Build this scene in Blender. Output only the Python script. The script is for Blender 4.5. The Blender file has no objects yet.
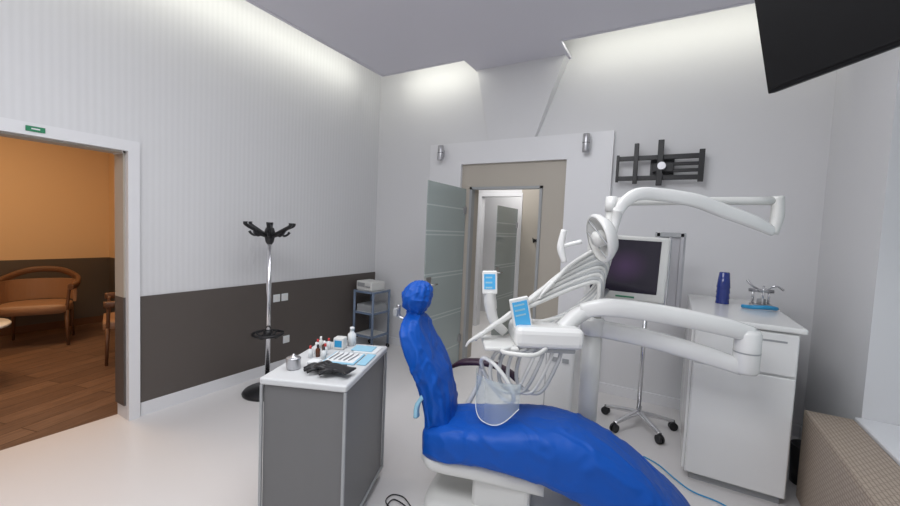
import bpy, bmesh, math, random
from mathutils import Vector, Matrix, noise
random.seed(4)
V=Vector
COL=bpy.context.scene.collection
bpy.context.scene.view_settings.view_transform='Standard'
# ---------------------------------------------------------------- materials
def mat(name,col,rough=.5,metal=0,emit=None,estr=0,trans=0,spec=.5,coat=0,alpha=1):
    m=bpy.data.materials.new(name); m.use_nodes=True
    b=m.node_tree.nodes['Principled BSDF']
    b.inputs['Base Color'].default_value=(*col,1); b.inputs['Roughness'].default_value=rough
    b.inputs['Metallic'].default_value=metal; b.inputs['Specular IOR Level'].default_value=spec
    b.inputs['Coat Weight'].default_value=coat; b.inputs['Alpha'].default_value=alpha
    if emit: b.inputs['Emission Color'].default_value=(*emit,1); b.inputs['Emission Strength'].default_value=estr
    b.inputs['Transmission Weight'].default_value=trans
    nt=m.node_tree
    n=nt.nodes.new('ShaderNodeTexNoise'); n.inputs['Scale'].default_value=60
    bp=nt.nodes.new('ShaderNodeBump'); bp.inputs['Strength'].default_value=.02
    nt.links.new(n.outputs['Fac'],bp.inputs['Height']); nt.links.new(bp.outputs['Normal'],b.inputs['Normal'])
    return m
def nodes(m): return m.node_tree.nodes,m.node_tree.links,m.node_tree.nodes['Principled BSDF']
def set_bump(m,tex_out,strength,dist=.01):
    N,L,b=nodes(m); bp=N.new('ShaderNodeBump'); bp.inputs['Strength'].default_value=strength; bp.inputs['Distance'].default_value=dist
    L.new(tex_out,bp.inputs['Height']); L.new(bp.outputs['Normal'],b.inputs['Normal'])
WALL=mat('wall_paint',(.70,.70,.715),.6)
WALLR=mat('ribbed_wallpaper',(.70,.70,.715),.6)
N,L,b=nodes(WALLR); tc=N.new('ShaderNodeTexCoord'); wv=N.new('ShaderNodeTexWave'); wv.bands_direction='Y'; wv.inputs['Scale'].default_value=7.0; wv.inputs['Distortion'].default_value=0
L.new(tc.outputs['Object'],wv.inputs['Vector']); set_bump(WALLR,wv.outputs['Fac'],.16,.005)
rp=N.new('ShaderNodeValToRGB'); rp.color_ramp.elements[0].color=(.685,.685,.70,1); rp.color_ramp.elements[1].color=(.71,.71,.725,1); L.new(wv.outputs['Fac'],rp.inputs['Fac']); L.new(rp.outputs['Color'],b.inputs['Base Color'])
CEIL=mat('ceiling_paint',(.70,.69,.76),.8)
TRIM=mat('white_trim',(.76,.76,.78),.35)
BROWN=mat('brown_wainscot',(.098,.083,.075),.45)
BEIGE=mat('beige_panel',(.45,.41,.355),.5)
FLOOR=mat('resin_floor',(.71,.69,.685),.28)
WHITE=mat('white_lacquer',(.80,.80,.79),.25,coat=.3)
OFFW=mat('offwhite_plastic',(.70,.70,.68),.35)
HOSE=mat('hose_plastic',(.48,.49,.50),.4)
GREY=mat('grey_plastic',(.35,.36,.37),.4)
DGREY=mat('dark_grey_laminate',(.145,.145,.148),.4)
BLACK=mat('black_plastic',(.012,.012,.014),.4)
TVB=mat('tv_black',(.006,.006,.007),.5,spec=.2)
CHROME=mat('chrome',(.75,.75,.77),.18,1)
STEEL=mat('brushed_steel',(.5,.5,.52),.35,1)
BLUE=mat('blue_protective_cover',(.001,.080,.43),.50,spec=.32)
N,L,b=nodes(BLUE); tc=N.new('ShaderNodeTexCoord'); ns=N.new('ShaderNodeTexNoise'); ns.noise_type='RIDGED_MULTIFRACTAL'; ns.inputs['Scale'].default_value=5.5; ns.inputs['Detail'].default_value=3; ns.inputs['Distortion'].default_value=1.2
mpb=N.new('ShaderNodeMapping'); mpb.inputs['Scale'].default_value=(1.0,1.8,1.0); mpb.inputs['Rotation'].default_value=(.2,.5,.3); L.new(tc.outputs['Object'],mpb.inputs['Vector'])
L.new(mpb.outputs['Vector'],ns.inputs['Vector']); set_bump(BLUE,ns.outputs['Fac'],.6,.02)
BLUET=mat('blue_grey_frame',(.16,.21,.30),.4)
BLUEC=mat('cobalt_glass',(.01,.03,.22),.15,coat=.5)
CYAN=mat('cyan_plastic',(.03,.30,.58),.4)
PURPLE=mat('aubergine_upholstery',(.035,.012,.03),.45)
RED=mat('red_cap',(.5,.03,.03),.4)
PAPER=mat('paper',(.74,.76,.77),.8)
TOP=mat('worktop_laminate',(.60,.61,.62),.4)
SKYP=mat('blue_paper',(.30,.55,.70),.7)
ORANGE=mat('warm_wall',(.72,.53,.34),.7)
TAN=mat('tan_leather',(.30,.17,.10),.5)
DWOOD=mat('dark_wood',(.13,.06,.03),.45)
LCD=mat('lcd_screen',(.05,.25,.5),.2,emit=(.05,.28,.48),estr=.6)
GREEN=mat('exit_sign_green',(.02,.22,.10),.4)
SCREEN=mat('monitor_screen',(.01,.008,.015),.12)
N,L,b=nodes(SCREEN); tc=N.new('ShaderNodeTexCoord'); gr=N.new('ShaderNodeTexGradient'); gr.gradient_type='SPHERICAL'
mp=N.new('ShaderNodeMapping'); mp.inputs['Location'].default_value=(-.5,-.5,-.5); mp.inputs['Scale'].default_value=(1,1,1)
L.new(tc.outputs['Generated'],mp.inputs['Vector']); mp2=N.new('ShaderNodeMapping'); mp2.inputs['Scale'].default_value=(2.2,2.2,2.8); L.new(mp.outputs['Vector'],mp2.inputs['Vector']); L.new(mp2.outputs['Vector'],gr.inputs['Vector'])
rp=N.new('ShaderNodeValToRGB'); rp.color_ramp.elements[0].color=(.004,.003,.007,1); rp.color_ramp.elements[1].color=(.04,.018,.055,1); L.new(gr.outputs['Fac'],rp.inputs['Fac']); L.new(rp.outputs['Color'],b.inputs['Emission Color']); b.inputs['Emission Strength'].default_value=1
WOOD=mat('wood_planks',(.2,.1,.05),.4)
N,L,b=nodes(WOOD); tc=N.new('ShaderNodeTexCoord'); br=N.new('ShaderNodeTexBrick'); br.inputs['Scale'].default_value=1; br.inputs['Brick Width'].default_value=1.3; br.inputs['Row Height'].default_value=.17; br.inputs['Mortar Size'].default_value=.004
br.inputs['Color1'].default_value=(.20,.12,.08,1); br.inputs['Color2'].default_value=(.13,.076,.052,1); br.inputs['Mortar'].default_value=(.05,.025,.015,1)
mp=N.new('ShaderNodeMapping'); mp.inputs['Rotation'].default_value=(0,0,math.radians(75)); L.new(tc.outputs['Object'],mp.inputs['Vector']); L.new(mp.outputs['Vector'],br.inputs['Vector'])
ns=N.new('ShaderNodeTexNoise'); ns.inputs['Scale'].default_value=4; ns.inputs['Detail'].default_value=6; m3=N.new('ShaderNodeMapping'); m3.inputs['Scale'].default_value=(1,12,1); L.new(mp.outputs['Vector'],m3.inputs['Vector']); L.new(m3.outputs['Vector'],ns.inputs['Vector'])
mx=N.new('ShaderNodeMixRGB'); mx.blend_type='OVERLAY'; mx.inputs['Fac'].default_value=.6; L.new(br.outputs['Color'],mx.inputs[1]); L.new(ns.outputs['Fac'],mx.inputs[2]); L.new(mx.outputs['Color'],b.inputs['Base Color'])
PERF=mat('perforated_beige',(.42,.34,.27),.55)
N,L,b=nodes(PERF); tc=N.new('ShaderNodeTexCoord')
br=N.new('ShaderNodeTexBrick'); br.inputs['Scale'].default_value=1; br.inputs['Brick Width'].default_value=.045; br.inputs['Row Height'].default_value=.018; br.inputs['Mortar Size'].default_value=.003
br.inputs['Color1'].default_value=(.42,.34,.27,1); br.inputs['Color2'].default_value=(.39,.315,.25,1); br.inputs['Mortar'].default_value=(.25,.195,.155,1)
sep=N.new('ShaderNodeSeparateXYZ'); cmb=N.new('ShaderNodeCombineXYZ'); L.new(tc.outputs['Object'],sep.inputs[0]); ad=N.new('ShaderNodeMath'); L.new(sep.outputs['X'],ad.inputs[0]); L.new(sep.outputs['Z'],ad.inputs[1])
L.new(sep.outputs['Y'],cmb.inputs['X']); L.new(ad.outputs[0],cmb.inputs['Y']); L.new(cmb.outputs[0],br.inputs['Vector']); L.new(br.outputs['Color'],b.inputs['Base Color'])
def glassmix(name,col,fac,rough=.3):
    m=bpy.data.materials.new(name); m.use_nodes=True; N=m.node_tree.nodes; L=m.node_tree.links
    b=N['Principled BSDF']; b.inputs['Base Color'].default_value=(*col,1); b.inputs['Roughness'].default_value=rough; b.inputs['Coat Weight'].default_value=.6
    t=N.new('ShaderNodeBsdfTransparent'); t.inputs[0].default_value=(.93,.97,.96,1); mx=N.new('ShaderNodeMixShader'); mx.inputs[0].default_value=fac
    L.new(t.outputs[0],mx.inputs[1]); L.new(b.outputs[0],mx.inputs[2]); L.new(mx.outputs[0],N['Material Output'].inputs[0]); return m
FROST=glassmix('frosted_glass',(.42,.48,.47),.80,.15)
CLEAR=glassmix('clear_strip_glass',(.75,.82,.82),.6,.1)
VISOR=glassmix('clear_visor_film',(.62,.72,.80),.34,.08)
# ---------------------------------------------------------------- geometry helpers
def empty(name,loc):
    e=bpy.data.objects.new(name,None); e.location=loc; e.empty_display_size=.1; COL.objects.link(e); return e
def mk(name,bm_or,mats,parent=None,smooth=False):
    me=bpy.data.meshes.new(name)
    if isinstance(bm_or,bmesh.types.BMesh): bmesh.ops.recalc_face_normals(bm_or,faces=bm_or.faces[:]); bm_or.to_mesh(me); bm_or.free()
    else: me.from_pydata(*bm_or)
    o=bpy.data.objects.new(name,me); COL.objects.link(o)
    for m in (mats if isinstance(mats,(list,tuple)) else [mats]): me.materials.append(m)
    if smooth:
        for p in me.polygons: p.use_smooth=True
    if parent: o.parent=parent; o.matrix_parent_inverse=Matrix.Translation(parent.location).inverted()
    return o
def box(name,lo,hi,m,parent=None,bev=0,M=None):
    bm=bmesh.new(); bmesh.ops.create_cube(bm,size=1)
    lo=V(lo);hi=V(hi);c=(lo+hi)/2;s=hi-lo
    for v in bm.verts: v.co=V((v.co.x*s.x,v.co.y*s.y,v.co.z*s.z))+c
    if bev: bmesh.ops.bevel(bm,geom=bm.edges[:],offset=bev,segments=3,affect='EDGES',profile=.5)
    if M is not None: bmesh.ops.transform(bm,matrix=M,verts=bm.verts)
    return mk(name,bm,m,parent)
def frame(p,x,z):
    x=V(x).normalized(); z=V(z); z=(z-x*z.dot(x)).normalized(); y=z.cross(x)
    return Matrix(((x.x,y.x,z.x,p[0]),(x.y,y.y,z.y,p[1]),(x.z,y.z,z.z,p[2]),(0,0,0,1)))
def cr(pts,n):
    pts=[V(p) for p in pts]
    if len(pts)<3: return [pts[0].lerp(pts[1],i/n) for i in range(n+1)]
    P=[2*pts[0]-pts[1]]+pts+[2*pts[-1]-pts[-2]]; out=[]
    for i in range(1,len(P)-2):
        for k in range(n):
            t=k/n; a,b_,c,d=P[i-1],P[i],P[i+1],P[i+2]
            out.append(.5*((2*b_)+(c-a)*t+(2*a-5*b_+4*c-d)*t*t+(3*b_-a-3*c+d)*t**3))
    out.append(pts[-1]); return out
def tube(name,pts,r,m,parent=None,seg=12,n=8,flat=None,straight=False):
    ctrl=pts; path=[V(p) for p in pts] if straight else cr(pts,n)
    if isinstance(r,(list,tuple)):
        rr=[]; nn=1 if straight else n
        for i in range(len(path)):
            u=i/nn if (len(ctrl)>2 or straight) else i/n; k=min(int(u),len(r)-2); rr.append(r[k]+(r[k+1]-r[k])*(u-k))
    else: rr=[r]*len(path)
    vs=[];fs=[]; up=None
    for i,p in enumerate(path):
        t=(path[min(i+1,len(path)-1)]-path[max(i-1,0)]).normalized()
        if up is None:
            up=V((0,0,1)) if abs(t.z)<.95 else V((1,0,0))
        if flat: u0=V((0,0,1)) if abs(t.z)<.98 else V((1,0,0)); up=(u0-t*u0.dot(t)).normalized()
        else: up=(up-t*up.dot(t)).normalized()
        sd=t.cross(up); a,b_=(flat if flat else (1,1)); ex=.6 if flat else 1
        for j in range(seg):
            th=2*math.pi*j/seg; c,s=math.cos(th),math.sin(th)
            c=math.copysign(abs(c)**ex,c); s=math.copysign(abs(s)**ex,s)
            vs.append(p+sd*c*rr[i]*a+up*s*rr[i]*b_)
    for i in range(len(path)-1):
        for j in range(seg):
            k=(j+1)%seg; fs.append((i*seg+j,i*seg+k,(i+1)*seg+k,(i+1)*seg+j))
    fs.append(tuple(range(seg))[::-1]); fs.append(tuple((len(path)-1)*seg+j for j in range(seg)))
    o=mk(name,(vs,[],fs),m,parent,True)
    for p in o.data.polygons[-2:]: p.use_smooth=False
    return o
def cyl(name,p0,p1,r,m,parent=None,r1=None,seg=24):
    return tube(name,[p0,p1],[r,r if r1 is None else r1],m,parent,seg=seg,n=1)
def ridge(q): 
    a=max(0,1-abs(noise.noise(q))*3.2); return a*a
def loft(name,secs,m,parent=None,seg=40,ex=.6,sub=6,wr=0,wf=6,stretch=(1,1,1),pleat=(0,0)):
    C=cr([s[0] for s in secs],sub);U=cr([s[1] for s in secs],sub);W=cr([s[2] for s in secs],sub)
    vs=[];fs=[]
    for c,u,w in zip(C,U,W):
        for j in range(seg):
            th=2*math.pi*j/seg; a,b_=math.cos(th),math.sin(th); a=math.copysign(abs(a)**ex,a); b_=math.copysign(abs(b_)**ex,b_)
            p=c+u*a+w*b_
            if wr:
                d=(u*a+w*b_)
                if d.length>1e-4: d.normalize()
                q=V((p.x*stretch[0],p.y*stretch[1],p.z*stretch[2]))*wf
                q=q+V((noise.noise(p*5),noise.noise(p*5+V((9,9,9))),noise.noise(p*5+V((4,7,2)))))*1.2
                k=.9*noise.noise(q*.5)+1.0*ridge(q*.55)+.6*ridge(q*1.2+V((3,1,7)))-.5
                p=p+d*(k*wr+pleat[0]*math.cos(pleat[1]*th+5*noise.noise(p*6)))
            vs.append(p)
    n=len(C)
    for i in range(n-1):
        for j in range(seg):
            k=(j+1)%seg; fs.append((i*seg+j,i*seg+k,(i+1)*seg+k,(i+1)*seg+j))
    vs.append(C[0]);vs.append(C[-1])
    for j in range(seg):
        k=(j+1)%seg; fs.append((len(vs)-2,k,j)); fs.append((len(vs)-1,(n-1)*seg+j,(n-1)*seg+k))
    return mk(name,(vs,[],fs),m,parent,True)
def lathe(name,prof,c,ax,m,parent=None,seg=28,smooth=True):
    c=V(c);ax=V(ax).normalized(); u=ax.orthogonal().normalized(); w=ax.cross(u); vs=[];fs=[]
    for r,h in prof:
        for j in range(seg):
            th=2*math.pi*j/seg; vs.append(c+ax*h+(u*math.cos(th)+w*math.sin(th))*max(r,1e-4))
    for i in range(len(prof)-1):
        for j in range(seg):
            k=(j+1)%seg; fs.append((i*seg+j,i*seg+k,(i+1)*seg+k,(i+1)*seg+j))
    return mk(name,(vs,[],fs),m,parent,smooth)
def torus(name,c,R,r,ax,m,parent=None,n=32,seg=10,sx=1):
    c=V(c);ax=V(ax).normalized(); u=ax.orthogonal().normalized(); w=ax.cross(u); vs=[];fs=[]
    for i in range(n):
        a=2*math.pi*i/n; d=u*math.cos(a)+w*math.sin(a)*sx
        for j in range(seg):
            b_=2*math.pi*j/seg; vs.append(c+d*(R+r*math.cos(b_))+ax*r*math.sin(b_))
    for i in range(n):
        for j in range(seg):
            fs.append((i*seg+j,((i+1)%n)*seg+j,((i+1)%n)*seg+(j+1)%seg,i*seg+(j+1)%seg))
    return mk(name,(vs,[],fs),m,parent,True)
# ---------------------------------------------------------------- room shell
XL,XR,YB,YN=-3.65,1.02,4.28,-2.0; ZT=3.85; ZC=3.45
box('floor',(XL-.17,YN,-.1),(XR+.6,YB+.0,0),FLOOR)
def wallparts(name,parts,m,bevel=0):
    bm=bmesh.new()
    for lo,hi in parts:
        r=bmesh.ops.create_cube(bm,size=1); lo=V(lo);hi=V(hi);c=(lo+hi)/2;s=hi-lo
        for v in r['verts']: v.co=V((v.co.x*s.x,v.co.y*s.y,v.co.z*s.z))+c
    return mk(name,bm,m)
DY0,DY1,DZ=.30,1.39,2.09
wallparts('wall_left',[((XL-.17,YN,0),(XL,DY0,ZT)),((XL-.17,DY1,0),(XL,YB+.2,ZT)),((XL-.17,DY0,DZ),(XL,DY1,ZT))],WALLR)
OX0,OX1,OZ=-2.19,-1.30,2.13
wallparts('wall_back',[((XL,YB,0),(OX0,YB+.2,ZT)),((OX1,YB,0),(XR+.6,YB+.2,ZT)),((OX0,YB,OZ),(OX1,YB+.2,ZT))],WALL)
WY0,WY1,WZ0,WZ1=.6,3.2,.60,3.0
wallparts('wall_right',[((XR,WY1,0),(XR+.5,YB,ZT)),((XR,YN,0),(XR+.5,WY0,ZT)),((XR,WY0,0),(XR+.5,WY1,WZ0-.03)),((XR,WY0,WZ1),(XR+.5,WY1,ZT))],WALL)
box('wall_rear',(XL-.17,YN-.1,0),(XR+.5,YN,ZT),WALL)
box('ceiling_slab',(XL-.17,YN,ZT),(XR+.5,YB+.2,ZT+.1),CEIL)
wallparts('ceiling',[((-3.23,YN+.4,ZC),(XR-.0,3.82,ZC+.03)),((-2.13,3.82,ZC),(-1.08,YB,ZC+.03))],CEIL)
wallparts('trim_1',[((-3.26,YN+.4,ZC-.005),(-3.225,3.85,ZC+.06)),((-3.23,3.82,ZC-.005),(-2.13,3.85,ZC+.06)),((-1.08,3.82,ZC-.005),(XR,3.85,ZC+.06))],CEIL)
wallparts('trim_2',[((XL,1.475,.11),(XL+.012,YB,.97))],BROWN)
wallparts('baseboard_left',[((XL,1.475,0),(XL+.018,YB,.11)),((XL,YN,0),(XL+.018,.22,.11))],TRIM)
wallparts('baseboard_back',[((XL,YB-.018,0),(-2.76,YB,.10)),((-.60,YB-.018,0),(XR,YB,.10))],TRIM)
wallparts('baseboard_right',[((XR-.018,WY1,0),(XR,YB,.10))],TRIM)
wallparts('trim_3',[((XL-.01,DY1,0),(XL+.03,DY1+.075,DZ+.08)),((XL-.01,DY0-.075,0),(XL+.03,DY0,DZ+.08)),((XL-.01,DY0,DZ),(XL+.03,DY1,DZ+.08)),((XL-.17,DY1-.02,DZ-.02),(XL,DY1-.019,DZ))],TRIM)
wallparts('trim_4',[((XL-.17,DY1-.012,.97),(XL-.02,DY1,DZ)),((XL-.17,DY0,.97),(XL-.02,DY0+.012,DZ)),((XL-.17,DY0,DZ-.012),(XL-.02,DY1,DZ))],BEIGE)
wallparts('trim_5',[((XL-.17,DY1-.014,.11),(XL-.02,DY1,.97)),((XL-.17,DY0,.11),(XL-.02,DY0+.014,.97))],BROWN)
es=empty('exit_sign',(XL+.03,.90,2.13)); box('plate',(XL+.03,.85,2.115),(XL+.036,.94,2.148),GREEN,es); box('arrow',(XL+.036,.875,2.128),(XL+.038,.915,2.136),PAPER,es)
pt=.05
wallparts('trim_6',[((-2.76,YB-pt,0),(-2.31,YB,2.66)),((-1.05,YB-pt,0),(-.60,YB,2.66)),((-2.31,YB-pt,2.40),(-1.05,YB,2.66))],TRIM)
wallparts('trim_7',[((-2.31,YB-.012,0),(OX0-.0,YB,2.40)),((OX1,YB-.012,0),(-1.05,YB,2.40)),((OX0,YB-.012,OZ),(OX1,YB,2.40)),((OX0,YB,0),(OX0+.01,YB+.2,OZ)),((OX1-.01,YB,0),(OX1,YB+.2,OZ))],BEIGE)
wallparts('trim_8',[((OX0,YB-.03,0),(OX0+.03,YB+.05,OZ)),((OX1-.03,YB-.03,0),(OX1,YB+.05,OZ)),((OX0,YB-.03,OZ-.03),(OX1,YB+.05,OZ))],GREY)
# tapered pilaster (inverted trapezoid, deeper at the top) above the portal
bm=bmesh.new()
a=[(-1.97,2.66,.05),(-1.40,2.66,.05),(-1.10,ZC,.13),(-2.12,ZC,.13)]
f0=[bm.verts.new((x,YB,z)) for x,z,d in a]; f1=[bm.verts.new((x+(.01 if x<-1.7 else -.01),YB-d,z)) for x,z,d in a]
bm.faces.new(f1); bm.faces.new(f0[::-1])
for i in range(4): bm.faces.new((f0[i],f0[(i+1)%4],f1[(i+1)%4],f1[i]))
mk('trim_9',bm,WALL)
wn=empty('window_1',(XR+.45,1.9,1.8))
for n_,lo,hi in [('frame_left',(XR+.38,WY1-.08,WZ0),(XR+.45,WY1,WZ1)),('frame_right',(XR+.38,WY0,WZ0),(XR+.45,WY0+.08,WZ1)),('frame_top',(XR+.38,WY0,WZ1-.08),(XR+.45,WY1,WZ1)),('frame_bottom',(XR+.38,WY0,WZ0),(XR+.45,WY1,WZ0+.08)),('mullion_1',(XR+.38,1.86,WZ0),(XR+.45,1.96,WZ1)),('transom',(XR+.38,WY0,2.2),(XR+.45,WY1,2.28))]:
    box(n_,lo,hi,TRIM,wn,.008)
box('pane',(XR+.41,WY0+.05,WZ0+.05),(XR+.415,WY1-.05,WZ1-.05),CLEAR,wn)
box('window_sill',(XR-.03,WY0,WZ0-.03),(XR+.42,WY1,WZ0),TRIM,None,.008)
rc=empty('radiator_cover',(.9,1.9,0))
box('front_grille',(.76,.7,.03),(.785,3.19,.565),PERF,rc,.003)
box('end_panel',(.785,3.165,.03),(XR-.02,3.19,.565),PERF,rc,.003)
box('top_grille',(.76,.7,.565),(XR-.035,3.19,.585),PERF,rc,.004)
box('plinth',(.79,.72,0),(XR-.05,3.15,.04),BROWN,rc)
# ---------------------------------------------------------------- waiting room beyond left doorway
box('floor_waiting_room',(-7.4,-.6,-.1),(XL-.17,2.6,0),WOOD)
box('wall_waiting_far',(-7.5,-.6,0),(-7.4,2.7,3.1),ORANGE)
box('wall_waiting_side',(-7.4,2.6,0),(XL-.17,2.7,3.1),ORANGE)
box('wall_waiting_near',(-7.4,-.7,0),(XL-.17,-.6,3.1),ORANGE)
box('ceiling_waiting_room',(-7.4,-.6,3.0),(XL-.17,2.6,3.1),ORANGE)
wallparts('trim_10',[((-7.4,-.6,.1),(-7.385,2.6,.97)),((-7.4,2.585,.1),(XL-.18,2.6,.97))],BROWN)
wallparts('baseboard_waiting',[((-7.4,-.6,0),(-7.38,2.6,.1)),((-7.4,2.58,0),(XL-.17,2.6,.1))],DWOOD)
def tub_chair(nm,c,ang,s=1):
    e=empty(nm,c); R=Matrix.Translation(c)@Matrix.Rotation(ang,4,'Z')@Matrix.Scale(s,4)
    def T(p): return R@V(p)
    for i,(x,y) in enumerate([(.24,.27),(.24,-.27),(-.22,.24),(-.22,-.24)]):
        tube('leg_%d'%(i+1),[T((x*1.05,y*1.05,0)),T((x,y,.40))],[.014,.022],DWOOD,e,n=2)
    for i,y in enumerate((.27,-.27)): tube('arm_post_%d'%(i+1),[T((.24,y,.38)),T((.23,y*1.1,.66))],.017,DWOOD,e)
    tube('arm_and_back_rail',[T(p) for p in [(.27,.31,.66),(.05,.33,.67),(-.18,.30,.72),(-.31,.16,.79),(-.34,0,.81),(-.31,-.16,.79),(-.18,-.30,.72),(.05,-.33,.67),(.27,-.31,.66)]],.03,DWOOD,e,flat=(.9,1.2))
    loft('seat_cushion',[(T((-.27,0,.41)),T((-.27,.20,.41))-T((-.27,0,.41)),V((0,0,.05))),(T((0,0,.42)),T((0,.29,.42))-T((0,0,.42)),V((0,0,.065))),(T((.28,0,.42)),T((.28,.27,.42))-T((.28,0,.42)),V((0,0,.055)))],TAN,e,ex=.4)
    pts=[(.02,.30),(-.16,.27),(-.27,.15),(-.30,0),(-.27,-.15),(-.16,-.27),(.02,-.30)]
    P=cr([(x,y,0) for x,y in pts],5); vs=[];fs=[]
    for p in P:
        for zz,k in ((.46,.97),(.70,1.0),(.70,1.1),(.46,1.07)): vs.append(T((p.x*k,p.y*k,zz)))
    for i in range(len(P)-1):
        for j in range(4): fs.append((i*4+j,i*4+(j+1)%4,(i+1)*4+(j+1)%4,(i+1)*4+j))
    fs.append((0,3,2,1)); q=(len(P)-1)*4; fs.append((q,q+1,q+2,q+3))
    mk('back_cushion',(vs,[],fs),TAN,e,False)
tub_chair('armchair',(-6.72,1.66,0),math.radians(-25),1.08)
tub_chair('armchair',(-5.35,2.12,0),math.radians(-110),1.0)
ct=empty('coffee_table',(-5.5,.82,0))
lathe('top',[(0,.53),(.34,.53),(.35,.545),(.34,.56),(0,.56)],(-5.5,.82,0),(0,0,1),WHITE,ct)
for i in range(3):
    a=i*2.1+.4; tube('leg_%d'%(i+1),[(-5.5+.3*math.cos(a),.82+.3*math.sin(a),0),(-5.5+.12*math.cos(a),.82+.12*math.sin(a),.53)],[.012,.02],DWOOD,ct,n=2)
# ---------------------------------------------------------------- corridor beyond glass door
box('floor_corridor',(-4.6,YB,-.1),(-.4,7.3,0),FLOOR)
box('wall_corridor_far',(-4.6,7.2,0),(-.4,7.3,2.9),WALL)
box('wall_corridor_left',(-4.7,YB+.2,0),(-4.6,7.3,2.9),WALL)
box('wall_corridor_right',(-.5,YB+.2,0),(-.4,7.3,2.9),WALL)
box('ceiling_corridor',(-4.6,YB+.2,2.8),(-.4,7.3,2.9),TRIM)
box('wall_corridor_pier',(-2.16,6.0,0),(-.5,6.1,2.8),BEIGE)
wallparts('wall_corridor_partition',[((-4.6,6.0,0),(-2.86,6.1,2.8)),((-2.86,6.0,2.2),(-2.16,6.1,2.8))],WALL)
wallparts('trim_11',[((-2.90,5.985,0),(-2.845,6.115,2.185)),((-2.175,5.985,0),(-2.14,6.115,2.185)),((-2.90,5.985,2.185),(-2.14,6.115,2.24))],TRIM)
def glass_door(nm,h,dr,w,z1):
    e=empty(nm,h); M=frame(V(h),dr,(0,0,1)); z=.01
    strips=[.22,.62,.66,1.08,1.12,1.54,1.58,z1-.25]
    cur=z
    k=1
    for s in strips:
        box('frosted_band_%d'%k,(0.01,-.004,cur),(w,.004,s),FROST,e,0,M); box('clear_strip_%d'%k,(0.01,-.004,s),(w,.004,s+.014),CLEAR,e,0,M); cur=s+.014; k+=1
    box('frosted_band_%d'%k,(0.01,-.004,cur),(w,.004,z1),FROST,e,0,M)
    for i,zz in enumerate((.25,z1-.3)): box('hinge_%d'%(i+1),(-.005,-.012,zz),(.06,.012,zz+.09),STEEL,e,.002,M)
    for sgn in (-1,1):
        cyl('handle_rose_%s'%('in' if sgn<0 else 'out'),M@V((w-.07,0,1.02)),M@V((w-.07,sgn*.045,1.02)),.012,CHROME,e)
        cyl('handle_lever_%s'%('in' if sgn<0 else 'out'),M@V((w-.065,sgn*.045,1.02)),M@V((w-.19,sgn*.045,1.02)),.009,CHROME,e)
    box('lock_plate',(w-.12,-.01,.94),(w-.02,.01,1.10),STEEL,e,.003,M)
glass_door('door_1',(-2.215,4.215,0),(-.01,-1,0),.83,2.10)
glass_door('door_2',(-2.2,5.97,0),(-.01,-1,0),.80,1.98)
e=empty('wall_coat_hook',(-1.88,5.99,1.5)); box('back_rail',(-1.93,5.98,1.48),(-1.80,5.999,1.52),BLACK,e,.003)
for i in range(2): tube('hook_%d'%(i+1),[(-1.91+.09*i,5.98,1.5),(-1.91+.09*i,5.93,1.47),(-1.91+.09*i,5.90,1.54)],.008,BLACK,e,seg=8)
# ---------------------------------------------------------------- wall fixtures
for X_ in (-2.57,-.85):
    e=empty('wall_spotlight',(X_,4.17,2.54))
    y=YB-pt
    lathe('housing',[(0,-.09),(.034,-.09),(.036,-.085),(.036,.085),(.033,.09),(.028,.08),(0,.08)],(X_,y-.065,2.54),(0,0,1),STEEL,e)
    torus('groove',(X_,y-.065,2.54),.0355,.003,(0,0,1),BLACK,e)
    box('bracket',(X_-.02,y-.035,2.50),(X_+.02,y,2.58),STEEL,e,.004)
tb=empty('tv_wall_bracket',(-.18,YB,2.28))
box('wall_plate',(-.26,YB-.02,2.20),(-.06,YB,2.36),BLACK,tb,.004)
for i,z in enumerate((2.175,2.365)):
    box('rail_%d'%(i+1),(-.55,YB-.10,z-.022),(.17,YB-.08,z+.022),BLACK,tb,.004)
for i,(x0,x1,z0,z1) in enumerate([(-.40,-.36,2.12,2.50),(-.20,-.15,2.10,2.52)]):
    box('hook_bar_%d'%(i+1),(x0,YB-.13,z0),(x1,YB-.10,z1),BLACK,tb,.004)
box('swing_arm_1',(-.24,YB-.09,2.23),(-.06,YB-.02,2.31),BLACK,tb,.006)
box('side_plate',(.13,YB-.11,2.13),(.175,YB-.09,2.42),BLACK,tb,.004)
for i in range(2): box('swing_link_%d'%(i+1),(-.12,YB-.085,2.225+i*.06),(.14,YB-.06,2.255+i*.06),BLACK,tb,.004)
box('end_plate',(-.555,YB-.105,2.14),(-.53,YB-.08,2.40),BLACK,tb,.004)
cyl('pivot',(-.16,YB-.14,2.28),(-.16,YB-.02,2.28),.035,STEEL,tb)
for k,(y,z) in enumerate([(2.70,.80),(2.80,.80),(2.83,.33)]):
    e=empty('wall_socket',(XL+.012,y,z)); box('plate',(XL+.012,y-.04,z-.04),(XL+.02,y+.04,z+.04),PAPER,e,.003); lathe('insert',[(.026,.0),(.026,.003),(.022,.001),(0,.001)],(XL+.02,y,z),(1,0,0),WHITE,e)
tv=empty('ceiling_tv',(.62,1.6,2.5)); P1=V((.285,2.06,2.21)); ax=V((.59,-.81,0)).normalized(); upv=V((-.81*.2588,-.59*.2588,.966)); M=frame(P1,ax,upv)
box('screen_housing',(0,-.0,0),(1.12,.035,.66),TVB,tv,.006,M); box('screen_glass',(.012,-.003,.015),(1.108,.001,.648),TVB,tv,0,M)
box('rear_bulge',(.25,.03,.12),(.87,.07,.5),TVB,tv,.01,M)
pc=M@V((.56,.10,.42)); cyl('ceiling_pole',pc,(pc.x,pc.y,ZC),.022,BLACK,tv); box('tilt_plate',(.46,.06,.32),(.66,.11,.52),BLACK,tv,.004,M); lathe('ceiling_flange',[(0,0),(.07,0),(.07,-.02),(.03,-.04)],(pc.x,pc.y,ZC),(0,0,1),BLACK,tv)
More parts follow.
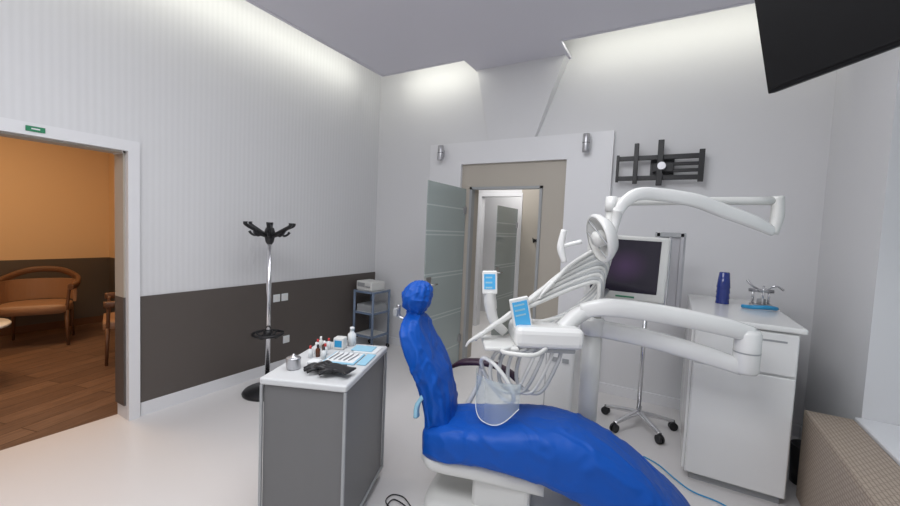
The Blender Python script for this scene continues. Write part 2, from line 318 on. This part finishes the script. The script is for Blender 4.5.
# ---------------------------------------------------------------- coat rack
cx,cy=-3.25,2.33; e=empty('coat_rack',(cx,cy,0))
lathe('base',[(0,0),(.21,0),(.215,.015),(.20,.035),(.06,.055),(.03,.07),(.03,.0)],(cx,cy,0),(0,0,1),BLACK,e)
cyl('pole',(cx,cy,.05),(cx,cy,1.54),.022,CHROME,e)
torus('umbrella_ring',(cx,cy,.56),.13,.013,(0,0,1),BLACK,e)
lathe('hub_lower',[(.023,-.04),(.04,-.03),(.04,.03),(.023,.04)],(cx,cy,.56),(0,0,1),BLACK,e)
for i in range(4):
    a=i*math.pi/2+.3; d=V((math.cos(a),math.sin(a),0)); tube('ring_spoke_%d'%(i+1),[V((cx,cy,.56))+d*.03,V((cx,cy,.53))+d*.08,V((cx,cy,.56))+d*.13],.009,BLACK,e)
lathe('hub_upper',[(.023,-.12),(.035,-.10),(.05,-.02),(.035,.03),(.0,.04)],(cx,cy,1.52),(0,0,1),BLACK,e)
for i in range(8):
    a=i*math.pi/4+.1; d=V((math.cos(a),math.sin(a),0)); c=V((cx,cy,1.47)); k=.25 if i%2==0 else .20
    tube('hook_%d'%(i+1),[c+d*.02,c+d*.09+V((0,0,.03)),c+d*(k-.06)+V((0,0,.075)),c+d*k+V((0,0,.105)),c+d*(k+.005)+V((0,0,.13))],[.016,.018,.017,.015,.017],BLACK,e,seg=8)
    tube('hook_tip_%d'%(i+1),[c+d*.10+V((0,0,.04)),c+d*.12+V((0,0,.01)),c+d*.15+V((0,0,.02)),c+d*.17+V((0,0,.045))],[.012,.011,.010,.012],BLACK,e,seg=8)
# ---------------------------------------------------------------- corner trolley with device
x0,x1,y0,y1=-3.56,-3.25,3.80,4.12; e=empty('medical_trolley',(-3.42,3.95,0))
for i,(x,y) in enumerate([(x0,y0),(x1,y0),(x0,y1),(x1,y1)]):
    cyl('post_%d'%(i+1),(x,y,.06),(x,y,.78),.016,BLUET,e); torus('castor_%d'%(i+1),(x,y,.03),.018,.012,(0,1,0),BLACK,e,n=16); cyl('castor_stem_%d'%(i+1),(x,y,.03),(x,y,.07),.008,STEEL,e)
for i,z in enumerate((.18,.48,.75)):
    box('shelf_%d'%(i+1),(x0-.01,y0-.01,z),(x1+.01,y1+.01,z+.025),BLUET,e,.006); box('tray_%d'%(i+1),(x0+.02,y0+.02,z+.024),(x1-.02,y1-.02,z+.03),OFFW,e,.002)
box('drawer',(x0+.02,y0+.02,.505),(x1-.02,y1-.02,.60),GREY,e,.01)
M=frame(V((-3.41,3.93,.78)),(1,-.1,0),(0,0,1))
d=empty('bench_device',(-3.41,3.93,.78)); box('body',(-.14,-.12,.002),(.14,.12,.12),OFFW,d,.015,M); box('display',(-.11,-.125,.05),(.02,-.119,.10),GREY,d,0,M)
for i in range(3): cyl('knob_%d'%(i+1),M@V((.05+.03*i,-.12,.06)),M@V((.05+.03*i,-.135,.06)),.009,GREY,d)
# ---------------------------------------------------------------- mobile instrument cabinet (foreground)
rot=math.radians(22); CC=(-1.62,1.565,0); MC=Matrix.Translation(CC)@Matrix.Rotation(rot,4,'Z'); e=empty('mobile_instrument_cabinet',CC)
hw,hd=.216,.325
box('carcass',(-hw+.010,-hd+.010,.07),(hw-.010,hd-.010,.81),DGREY,e,.003,MC)
box('worktop',(-hw-.006,-hd-.006,.815),(hw+.006,hd+.006,.85),TOP,e,.010,MC)
for i,(x,y) in enumerate([(-hw,-hd),(hw,-hd),(-hw,hd),(hw,hd)]):
    box('corner_profile_%d'%(i+1),(x-.004 if x<0 else x-.010,y-.004 if y<0 else y-.010,.06),(x+.010 if x<0 else x+.004,y+.010 if y<0 else y+.004,.815),GREY,e,.003,MC)
    p=MC@V((x*.85,y*.85,0)); torus('castor_%d'%(i+1),(p.x,p.y,.028),.018,.011,(1,.3,0),BLACK,e,n=16); cyl('castor_stem_%d'%(i+1),(p.x,p.y,.03),(p.x,p.y,.075),.01,STEEL,e)
box('bottom_rail',(-hw,-hd,.055),(hw,hd,.07),GREY,e,.003,MC)
ZT0=.851
def on(x,y,z=0): return MC@V((x,y,ZT0+z))
def bottle(nm,x,y,r,h,body,cap):
    b=empty(nm,on(x,y)); c=on(x,y)
    lathe('body',[(0,0),(r,0),(r,h*.62),(r*.45,h*.72),(r*.45,h*.78)],c,(0,0,1),body,b,seg=16)
    lathe('cap',[(r*.5,h*.76),(r*.55,h*.77),(r*.45,h),(0,h)],c,(0,0,1),cap,b,seg=16)
AMBER=mat('amber_bottle',(.10,.03,.01),.2)
for i,(x,y,bd,cp) in enumerate([(-.13,.00,PAPER,RED),(-.10,.03,AMBER,BLACK),(-.07,.06,PAPER,RED),(-.13,.07,PAPER,WHITE),(-.10,.11,AMBER,WHITE),(-.15,.13,PAPER,RED),(-.05,.00,PAPER,BLACK),(-.16,.19,OFFW,WHITE),(-.10,.17,PAPER,RED),(-.06,.25,AMBER,BLACK)]):
    bottle('medicine_bottle',x,y,.013,.068,bd,cp)
c=on(-.13,-.18); b=empty('steel_dressing_jar',c)
lathe('jar',[(0,0),(.034,0),(.036,.01),(.036,.05),(.038,.055),(.032,.06),(.008,.065),(.008,.075),(0,.078)],c,(0,0,1),STEEL,b)
c=on(-.06,.17); b=empty('cotton_roll_dispenser',c); box('box',(-.075,.175,ZT0),(-.01,.235,ZT0+.07),OFFW,b,.006,MC); box('label',(-.065,.173,ZT0+.015),(-.02,.1745,ZT0+.055),CYAN,b,0,MC)
c=on(-.0,.285); b=empty('disinfectant_bottle',c); lathe('body',[(0,0),(.026,0),(.026,.07),(.012,.085),(.012,.10),(.014,.10),(.014,.115),(0,.115)],c,(0,0,1),PAPER,b)
b=empty('instrument_tray',on(.05,.05)); box('tray_base',(-.03,-.06,ZT0),(.15,.12,ZT0+.008),SKYP,b,.003,MC); box('tray_liner',(-.02,-.05,ZT0+.008),(.14,.11,ZT0+.010),PAPER,b,0,MC)
for i in range(5):
    p=on(-.005+i*.028,-.03,.014); q=on(.005+i*.03,.09,.014); b2=empty('dental_probe',p); tube('shaft',[p,p.lerp(q,.8),q+V((0,0,.006))],[.003,.003,.001],STEEL,b2,seg=8)
b=empty('paper_sheets',on(.12,.24)); box('sheet_1',(.06,.15,ZT0),(.20,.28,ZT0+.004),PAPER,b,0,MC); box('sheet_2',(.04,.17,ZT0+.005),(.17,.27,ZT0+.009),SKYP,b,0,MC)
b=empty('sterile_pouch',on(.17,.05)); box('pouch',(.16,-.05,ZT0),(.212,.13,ZT0+.006),SKYP,b,.002,MC)
b=empty('gauze_pad',on(-.09,-.07)); box('pad',(-.10,-.10,ZT0),(-.04,-.04,ZT0+.012),PAPER,b,.004,MC)
b=empty('dental_mirror',on(.0,-.11,.004)); cyl('handle',on(-.06,-.12,.004),on(.06,-.10,.004),.003,STEEL,b,seg=8); lathe('mirror_head',[(0,0),(.012,0),(.012,.003),(0,.003)],on(.07,-.098,.002),(0,0,1),CHROME,b)
for gi,(gx,gy,ga) in enumerate([(.07,-.18,.3),(.12,-.21,-.2)]):
    b=empty('black_nitrile_glove',on(gx,gy,.01)); G=Matrix.Translation(on(gx,gy,.018+.014*gi))@Matrix.Rotation(rot+ga,4,'Z')
    def g(x,y,z): return G@V((x,y,z))
    loft('palm_and_cuff',[(g(.08,0,0),G.to_3x3()@V((0,.05,0)),V((0,0,.006))),(g(.04,0,.002),G.to_3x3()@V((0,.036,0)),V((0,0,.010))),(g(-.03,0,.004),G.to_3x3()@V((0,.045,0)),V((0,0,.012))),(g(-.06,0,.002),G.to_3x3()@V((0,.038,0)),V((0,0,.009)))],BLACK,b,seg=20,wr=.002,wf=30)
    for k,(yy,ln) in enumerate([(-.032,.055),(-.011,.075),(.011,.08),(.032,.068)]): tube('finger_%d'%(k+1),[g(-.05,yy,.002),g(-.05-ln*.5,yy*1.2,.010),g(-.05-ln,yy*1.4,-.002)],[.010,.010,.007],BLACK,b,seg=10)
    tube('thumb',[g(.0,-.035,.0),g(-.02,-.06,.006),g(-.045,-.075,-.002)],[.011,.011,.008],BLACK,b,seg=10)
# ---------------------------------------------------------------- white cabinet by right wall
e=empty('white_storage_cabinet',(.43,3.6,0)); X0,X1,Y0,Y1=.15,.68,3.05,4.24; ZK=1.11
box('plinth',(X0+.03,Y0+.03,0),(X1-.02,Y1,.08),GREY,e)
box('carcass',(X0,Y0,.05),(X1,Y1,ZK-.04),WHITE,e,.006)
box('worktop',(X0-.02,Y0-.025,ZK-.035),(X1+.03,Y1,ZK),WHITE,e,.012)
box('drawer_front_1',(X0+.005,Y0-.018,.81),(X1-.005,Y0,ZK-.045),WHITE,e,.008)
box('drawer_front_2',(X0+.005,Y0-.018,.06),(X1-.005,Y0,.80),WHITE,e,.008)
for i in range(2): box('side_door_%d'%(i+1),(X0-.016,Y0+.02+i*.58,.06),(X0,Y0+.59+i*.58,ZK-.05),WHITE,e,.006)
box('label_strip',(X1-.2,Y0-.02,ZK-.10),(X1-.06,Y0-.017,ZK-.088),GREY,e)
c=V((.355,3.82,ZK+.001)); b=empty('stacked_blue_cups',c)
for i in range(4): lathe('cup_%d'%(i+1),[(.048,0),(.036,.12),(.030,.125),(0,.125)],c+V((0,0,.042*i)),(0,0,1),BLUEC,b)
c=V((.57,3.66,ZK+.001)); b=empty('blue_rubber_hose',c)
tube('hose',[c+V(p) for p in [(-.10,.02,.013),(-.04,-.04,.02),(.04,-.04,.03),(.10,.01,.02),(.05,.06,.014),(-.03,.05,.013)]],.014,CYAN,b)
c=V((.61,3.88,ZK+.001)); b=empty('dental_articulator',c)
box('base_frame',c+V((-.07,-.05,0)),c+V((.07,.05,.02)),STEEL,b,.008)
cyl('pillar_1',c+V((-.05,.03,.015)),c+V((-.05,.03,.13)),.009,CHROME,b); cyl('pillar_2',c+V((.05,.03,.015)),c+V((.05,.03,.13)),.009,CHROME,b)
cyl('hinge_bar',c+V((-.08,.03,.12)),c+V((.08,.03,.12)),.014,STEEL,b); box('upper_frame',c+V((-.03,-.07,.12)),c+V((.03,.04,.135)),STEEL,b,.006)
cyl('incisal_pin',c+V((0,-.06,.02)),c+V((0,-.06,.17)),.007,CHROME,b); tube('wire_arm',[c+V((.02,0,.13)),c+V((.08,-.02,.17)),c+V((.13,0,.14))],.008,CHROME,b)
tube('wire_arm_left',[c+V((-.02,0,.13)),c+V((-.07,-.03,.16)),c+V((-.10,-.01,.20))],.008,STEEL,b)
lathe('cast',[(0,0),(.03,0),(.028,.04),(0,.045)],c+V((0,-.01,.02)),(0,0,1),GREY,b)
# ---------------------------------------------------------------- dental chair
O=V((-1.28,1.98,0)); A=V((.971,.239,0)); W=V((-.239,.971,0)); Z=V((0,0,1))
def S(s,w,z): return O+A*s+W*w+Z*z
e=empty('dental_chair',S(.5,0,0))
seat=[(.05,.44,.34,.12),(.08,.475,.29,.18),(.15,.50,.28,.21),(.27,.515,.30,.23),(.44,.54,.315,.235),(.64,.575,.30,.235),(.83,.58,.26,.235),(1.0,.54,.19,.23),(1.17,.455,.11,.225),(1.33,.34,.05,.215),(1.48,.21,.03,.21),(1.57,.10,.022,.18)]
loft('covered_seat_and_legrest',[(S(s,0,(a+b_)/2),W*w,Z*(a-b_)/2) for s,a,b_,w in seat],BLUE,e,seg=120,ex=.5,sub=14,wr=.0075,wf=9,stretch=(.6,1.2,1.3))
back=[(.15,.38,.10,.05),(.14,.43,.15,.075),(.125,.52,.165,.08),(.10,.64,.18,.08),(.05,.78,.205,.078),(-.015,.90,.205,.075),(-.055,1.0,.18,.068),(-.065,1.06,.12,.057),(-.065,1.09,.055,.045),(-.065,1.12,.04,.035)]
loft('covered_backrest',[(S(s,0,z),W*w,A*t) for s,z,w,t in back],BLUE,e,seg=110,ex=.65,sub=14,wr=.011,wf=10,stretch=(1.4,1.4,.5),pleat=(.0035,9))
hd_=[(-.07,1.085,.035,.035),(-.065,1.10,.055,.05),(-.06,1.14,.090,.078),(-.055,1.19,.105,.087),(-.05,1.24,.092,.076),(-.045,1.275,.058,.05),(-.04,1.29,.012,.012)]
loft('covered_headrest',[(S(s,0,z),W*w,A*t) for s,z,w,t in hd_],BLUE,e,seg=80,ex=.85,sub=12,wr=.008,wf=20,pleat=(.0035,10))
torus('cover_tie',S(-.066,0,1.095),.048,.009,(0,0,1),BLUE,e)
tube('headrest_bracket',[S(-.07,-.05,1.05),S(-.15,-.05,1.07),S(-.155,-.05,1.14)],.011,STEEL,e); box('headrest_knob',S(-.185,-.07,1.07),S(-.185,-.07,1.07)+V((.03,.04,.05)),GREY,e,.006)
loft('cover_hem',[(S(.06,-.15,.66),W*.015,A*.012),(S(.03,-.17,.60),W*.022,A*.015),(S(.03,-.18,.54),W*.025,A*.015)],SKYP,e,seg=20,wr=.006,wf=20)
box('pedestal_column',(-.16,-.15,.06),(.16,.15,.32),OFFW,e,.03,frame(S(.52,0,0),A,Z))
loft('base_plate',[(S(.52,0,.0),A*.44,W*.27),(S(.52,0,.05),A*.44,W*.27),(S(.52,0,.085),A*.38,W*.22)],OFFW,e,ex=.5,sub=3)
loft('seat_frame_shell',[(S(.06,0,.30),W*.15,Z*.03),(S(.14,0,.275),W*.19,Z*.045),(S(.4,0,.28),W*.19,Z*.055),(S(.75,0,.25),W*.16,Z*.05)],OFFW,e,ex=.5)
tube('armrest_pad',[S(.10,.31,.68),S(.18,.31,.72),S(.34,.31,.735),S(.48,.30,.70),S(.54,.28,.66)],[.02,.035,.035,.03,.02],PURPLE,e,flat=(1.1,.55))
tube('armrest_support',[S(.30,.31,.71),S(.28,.30,.58),S(.20,.22,.40),S(.18,.10,.33)],.018,OFFW,e)
# ---------------------------------------------------------------- dental unit
e=empty('dental_unit',(-.42,2.62,0))
box('cuspidor_cabinet',(-1.06,3.10,.05),(-.62,3.42,.71),WHITE,e,.025,)
box('cuspidor_plinth',(-1.04,3.12,0),(-.64,3.40,.06),GREY,e)
box('cabinet_seam',(-.84,3.097,.07),(-.835,3.102,.68),GREY,e)
for i in range(2): box('cabinet_badge_%d'%(i+1),(-.80+i*.09,3.094,.60),(-.75+i*.09,3.099,.635),GREY,e)
loft('floor_box',[((-.42,2.66,0),V((.17,0,0)),V((0,.13,0))),((-.42,2.66,.22),V((.17,0,0)),V((0,.13,0))),((-.42,2.66,.26),V((.14,0,0)),V((0,.10,0)))],WHITE,e,ex=.4,sub=3)
cyl('column',(-.42,2.60,.2),(-.42,2.60,1.02),.058,OFFW,e)
lathe('column_collar',[(.06,0),(.075,.01),(.075,.09),(.06,.11),(0,.11)],(-.42,2.60,.98),(0,0,1),WHITE,e)
cyl('lamp_post',(-.40,2.60,1.05),(-.36,2.62,1.82),.024,OFFW,e)
tube('lower_arm',[(-.42,2.59,1.03),(-.1,2.66,.995),(.2,2.69,.945),(.37,2.71,.905)],[.055,.055,.052,.045],WHITE,e,flat=(.75,1))
tube('upper_arm',[(-.46,2.39,1.16),(-.30,2.43,1.195),(.0,2.56,1.17),(.26,2.66,1.13),(.40,2.72,1.095)],[.045,.054,.054,.052,.045],WHITE,e,flat=(.8,1))
lathe('elbow_joint',[(0,0),(.055,0),(.064,.015),(.064,.22),(.052,.245),(0,.25)],(.385,2.72,.875),(0,0,1),WHITE,e)
lathe('elbow_seam',[(.0655,.115),(.0655,.123)],(.385,2.72,.875),(0,0,1),GREY,e)
MU=frame(V((-.65,2.25,1.0)),(.86,.5,0),Z)
box('delivery_head',(-.17,-.13,-.04),(.22,.15,.08),WHITE,e,.035,MU)
box('delivery_underside',(-.15,-.10,-.065),(.18,.12,-.035),GREY,e,.01,MU)
tube('head_neck',[MU@V((.12,0,.05)),MU@V((.2,.02,.12)),V((-.43,2.41,1.16))],[.045,.05,.045],WHITE,e)
box('instrument_rail',(-.34,-.16,-.05),(-.15,.10,-.025),OFFW,e,.012,MU)
tube('front_handle',[MU@V((-.18,-.12,-.03)),MU@V((-.25,-.22,-.03)),MU@V((-.10,-.26,-.03)),MU@V((.0,-.14,-.03))],.012,OFFW,e)
def panel(pref,c,xa,up,w,h,par):
    M=frame(V(c),xa,up); box(pref+'_bezel',(-w/2,-.01,-h/2),(w/2,.012,h/2),WHITE,par,.008,M); box(pref+'_lcd',(-w/2+.012,-.0125,-h/2+.03),(w/2-.012,-.009,h/2-.02),LCD,par,0,M)
    for i in range(3): box(pref+'_field_%d'%(i+1),(-w/2+.02,-.0135,h/2-.045-i*.03),(w/2-.03,-.0122,h/2-.035-i*.03),SKYP,par,0,M)
panel('main_touchscreen',(-.735,2.15,1.115),(.75,.5,.22),(.50,.25,.85),.11,.25,e)
panel('side_touchscreen',(-.945,2.15,1.30),(.87,.4,.05),(.15,.15,1),.09,.14,e)
tube('side_screen_holder',[(-.945,2.16,1.25),(-.945,2.17,1.18),(-.92,2.18,1.07),(-.85,2.2,1.0)],[.03,.036,.03,.025],OFFW,e,flat=(.9,1))
ends=V((-.40,2.46,1.43))
NH=11
for i in range(NH):
    t=i/(NH-1); a=V((-.95,2.05,1.0)).lerp(V((-.61,2.26,1.31)),t)+V((0,.03*(i%2),0)); en=ends+V((.004*i-.02,.011*i-.05,.021*i-.10))
    mid=a.lerp(en,.5)+V((0,-.02,.03)); a2=a.lerp(en,.25)+V((0,-.01,.025)); bk=en+V((.05,.02,-.04)); bk2=en+V((.0,.03,-.16)); un=MU@V((-.02+.022*i,.05,.07))
    tube('hose_%d'%(i+1),[a,a2,mid,en,bk,bk2,un],.0125,HOSE if i%2 else OFFW,e,seg=10)
    dr=(a-a2).normalized()
    tube('handpiece_%d'%(i+1),[a-dr*.02,a+dr*.03,a+dr*.07,a+dr*.085+V((-.005,0,-.02))],[.015,.013,.009,.006],CHROME if i%2 else OFFW,e,seg=12)
for i in range(4):
    a=MU@V((-.20+.05*i,-.1,-.04)); tube('suction_hose_%d'%(i+1),[a,a+V((-.08,-.02,-.06)),a+V((-.09,0,-.22)),a+V((.02,.06,-.27)),a+V((.10,.1,-.10)),a+V((.12,.12,0))],.011,HOSE if i%2 else OFFW,e,seg=10)
# ---------------------------------------------------------------- operating lamp
e=empty('operating_lamp',(-.36,2.62,1.82))
tube('straight_arm',[(-.36,2.62,1.82),(.0,2.70,1.83),(.48,2.84,1.845)],[.026,.023,.023],OFFW,e,n=4)
lathe('post_joint',[(0,-.06),(.035,-.06),(.038,-.02),(.035,.03),(0,.035)],(-.36,2.62,1.82),(0,0,1),WHITE,e)
tube('elbow',[(.48,2.84,1.87),(.485,2.84,1.76),(.47,2.825,1.66)],[.030,.033,.026],OFFW,e)
tube('curved_arm',[(.47,2.82,1.67),(.37,2.76,1.72),(.22,2.68,1.775),(.08,2.60,1.825),(-.10,2.50,1.85),(-.20,2.43,1.845),(-.26,2.395,1.80),(-.29,2.38,1.74)],[.024,.036,.038,.038,.037,.036,.032,.026],WHITE,e,flat=(.75,1.0))
Lc=V((-.37,2.31,1.59)); n=V((-.80,-.50,-.28)).normalized()
tube('yoke',[(-.29,2.38,1.76),(-.30,2.40,1.70),(-.31,2.39,1.62)],[.028,.026,.02],WHITE,e)
lathe('lamp_head',[(0,-.085),(.05,-.082),(.10,-.06),(.135,-.02),(.14,0),(.135,.012),(.125,.012)],Lc,n,WHITE,e,seg=40)
lathe('reflector',[(.126,.010),(.10,-.015),(.06,-.035),(0,-.045)],Lc,n,OFFW,e,seg=40)
for i in range(2):
    u=n.orthogonal().normalized(); w_=n.cross(u); h=(-.5+i)*.09; L_=math.sqrt(.125**2-h*h); cyl('support_rib_%d'%(i+1),Lc+n*.008+w_*h-u*L_,Lc+n*.008+w_*h+u*L_,.005,HOSE,e,seg=8)
lathe('bulb_cover',[(.045,-.02),(.045,.02),(.03,.035),(0,.038)],Lc,n,OFFW,e)
tube('grip',[V((-.53,2.22,1.45)),V((-.555,2.22,1.53)),V((-.545,2.23,1.63))],[.016,.022,.017],WHITE,e); tube('grip_bar',[V((-.545,2.225,1.54)),V((-.45,2.25,1.57))],.012,WHITE,e)
# ---------------------------------------------------------------- monitor
e=empty('computer_monitor',(-.25,2.76,1.42)); M=frame(V((-.265,2.76,1.41)),(.985,.17,-.02),(-.03,-.06,1))
box('bezel',(-.245,-.02,-.21),(.235,.02,.205),OFFW,e,.014,M); box('rear_shell',(-.17,.02,-.15),(.17,.055,.15),OFFW,e,.015,M); box('screen',(-.21,-.0225,-.155),(.185,-.0195,.18),SCREEN,e,0,M); box('button_bar',(-.05,-.023,-.19),(.06,-.0195,-.18),GREEN,e,0,M)
tube('mount_arm',[M@V((0,.05,0)),M@V((-.05,.09,-.1)),V((-.40,2.62,1.20))],.016,STEEL,e)
# ---------------------------------------------------------------- rolling stand behind
px,py=-.18,3.68; e=empty('rolling_equipment_stand',(px,py,0))
for i in range(5):
    a=i*2*math.pi/5+.35; d=V((math.cos(a),math.sin(a),0)); c=V((px,py,0))
    tube('base_leg_%d'%(i+1),[c+Z*.12,c+d*.15+Z*.10,c+d*.28+Z*.075],[.024,.020,.016],CHROME,e,flat=(1,.8)); q=c+d*.28
    cyl('castor_fork_%d'%(i+1),q+Z*.04,q+Z*.085,.012,BLACK,e)
    for s in (-1,1):
        t=d.cross(Z)*.014*s; cyl('castor_wheel_%d_%s'%(i+1,'a' if s<0 else 'b'),q+t*.4+Z*.035,q+t*1.5+Z*.035,.034,BLACK,e)
cyl('pole',(px,py,.10),(px,py,1.1),.017,CHROME,e)
ux=px+.09
box('upright_1',(ux-.05,py-.03,.98),(ux-.02,py+.0,1.66),STEEL,e,.004); box('upright_2',(ux+.12,py-.03,.98),(ux+.15,py,1.66),STEEL,e,.004); box('upright_3',(ux+.04,py-.02,.98),(ux+.06,py,1.64),CHROME,e,.004)
box('backing_plate',(ux-.06,py,1.0),(ux+.16,py+.015,1.62),STEEL,e,.004); box('bottom_clamp',(px-.03,py-.035,.96),(ux+.16,py+.025,1.02),GREY,e,.006); box('top_clamp',(ux-.06,py-.03,1.62),(ux+.16,py+.02,1.66),GREY,e,.006)
# ---------------------------------------------------------------- face shield hanging from delivery table
c=V((-.83,2.06,.80)); e=empty('face_shield',c); fw=V((-.3,-.95,0)).normalized(); sd=fw.cross(Z)
ring=[c+(sd*math.cos(a)*.115+fw*math.sin(a)*.06+Z*(.125*math.sin(a+.3)-.04)) for a in [i*2*math.pi/16 for i in range(17)]]
tube('headband',ring,.012,WHITE,e,seg=8,n=4)
vs=[];fs=[]; nn=18
for i in range(nn+1):
    a=math.radians(-75+150*i/nn)
    for j in range(11):
        t=j/10; rr=.165*(1-.05*t); k=.25-.12*abs(math.sin(a))**3
        vs.append(c+sd*(math.sin(a)*rr-.02)+fw*(math.cos(a)*rr*.8-.02)+Z*(-.0-k*t))
for i in range(nn):
    for j in range(10): fs.append((i*11+j,(i+1)*11+j,(i+1)*11+j+1,i*11+j+1))
mk('visor',(vs,[],fs),VISOR,e,True)
rim=[vs[i*11+10] for i in range(nn+1)]; tube('visor_rim',rim,.003,PAPER,e,seg=6,n=2)
tube('strap',[c+Z*.07,c+V((.01,.04,.12)),MU@V((-.18,-.10,-.04))],.006,WHITE,e)
# ---------------------------------------------------------------- floor hoses / cables
e=empty('blue_floor_hose',(.1,3.0,0)); tube('hose',[(-.10,3.17,.008),(.0,3.11,.008),(.10,2.99,.008),(.2,2.90,.008),(.36,2.86,.008),(.55,2.7,.008),(.6,2.5,.008)],.0045,CYAN,e)
e=empty('power_cable',(-1.4,1.75,0))
tube('cable_1',[(-1.20,1.80,.007),(-1.30,1.85,.007),(-1.37,1.83,.007),(-1.36,1.76,.007),(-1.24,1.72,.007),(-1.10,1.68,.007)],.0035,BLACK,e,seg=8)
tube('cable_2',[(-1.16,1.76,.007),(-1.26,1.80,.007),(-1.34,1.80,.007),(-1.32,1.72,.007),(-1.2,1.68,.007),(-1.0,1.62,.007)],.0035,BLACK,e,seg=8)
e=empty('waste_bin',(.86,3.45,0)); lathe('bin',[(0,0),(.08,0),(.09,.26),(.085,.26),(.075,.01)],(.86,3.45,0),(0,0,1),BLACK,e)
# ---------------------------------------------------------------- lights
def area(nm,loc,size,sizey,power,col,rotd):
    l=bpy.data.lights.new(nm,'AREA'); l.shape='RECTANGLE'; l.size=size; l.size_y=sizey; l.energy=power; l.color=col
    o=bpy.data.objects.new(nm,l); COL.objects.link(o); o.location=loc
    o.rotation_euler=V(rotd).to_track_quat('-Z','Y').to_euler(); return o
def strip(nm,p0,p1,d,power,col):
    p0=V(p0);p1=V(p1); ln=(p1-p0).length; o=area(nm,(p0+p1)/2,ln,.03,power,col,d)
    x=(p1-p0).normalized(); z=-V(d).normalized(); y=z.cross(x); o.matrix_world=Matrix(((x.x,y.x,z.x,o.location.x),(x.y,y.y,z.y,o.location.y),(x.z,y.z,z.z,o.location.z),(0,0,0,1))); return o
CW=(1,1,.88)
strip('cove_light_left',(-3.30,YN+.6,ZC+.06),(-3.30,3.8,ZC+.06),(-1,0,-.1),12,CW)
strip('cove_light_back_a',(-3.2,3.90,ZC+.06),(-2.15,3.90,ZC+.06),(0,1,-.1),3.0,CW)
strip('cove_light_back_b',(-1.06,3.90,ZC+.06),(.98,3.90,ZC+.06),(0,1,-.1),4.8,CW)
area('ceiling_luminaire',(-1.1,-.2,ZC-.02),1.8,1.8,78,(.97,.98,1.0),(0,0,-1))
area('ceiling_luminaire_small',(-.9,2.0,ZC-.02),1.4,1.4,30,(.97,.98,1.0),(0,0,-1))
area('window_daylight',(XR+.55,1.9,1.8),2.4,2.2,16,(.85,.92,1.0),(-1,0,0))
area('waiting_room_lamp',(-5.6,1.0,2.95),1.0,1.0,42,(1,.68,.38),(0,0,-1))
area('corridor_lamp',(-2.3,5.2,2.78),.6,.6,18,(1,.98,.95),(0,0,-1)); area('corridor_lamp_far',(-2.5,6.7,2.78),.5,.5,12,(1,.98,.95),(0,0,-1))
w=bpy.data.worlds.new('world'); bpy.context.scene.world=w; w.use_nodes=True; w.node_tree.nodes['Background'].inputs[0].default_value=(.5,.6,.8,1); w.node_tree.nodes['Background'].inputs[1].default_value=.4
# ---------------------------------------------------------------- camera
f=394.0; yaw=math.radians(29.7); pit=math.radians(3.3); r=math.radians(2.5)
R0=V((math.cos(yaw),math.sin(yaw),0)); F=V((-math.sin(yaw)*math.cos(pit),math.cos(yaw)*math.cos(pit),-math.sin(pit))); U0=R0.cross(F)
X=math.cos(r)*R0+math.sin(r)*U0; Y=-math.sin(r)*R0+math.cos(r)*U0
cam=bpy.data.cameras.new('camera'); co=bpy.data.objects.new('camera',cam); COL.objects.link(co); cam.sensor_width=36; cam.lens=f/900*36; cam.clip_start=.02
co.matrix_world=Matrix(((X.x,Y.x,-F.x,0),(X.y,Y.y,-F.y,0),(X.z,Y.z,-F.z,1.6),(0,0,0,1)))
bpy.context.scene.camera=co
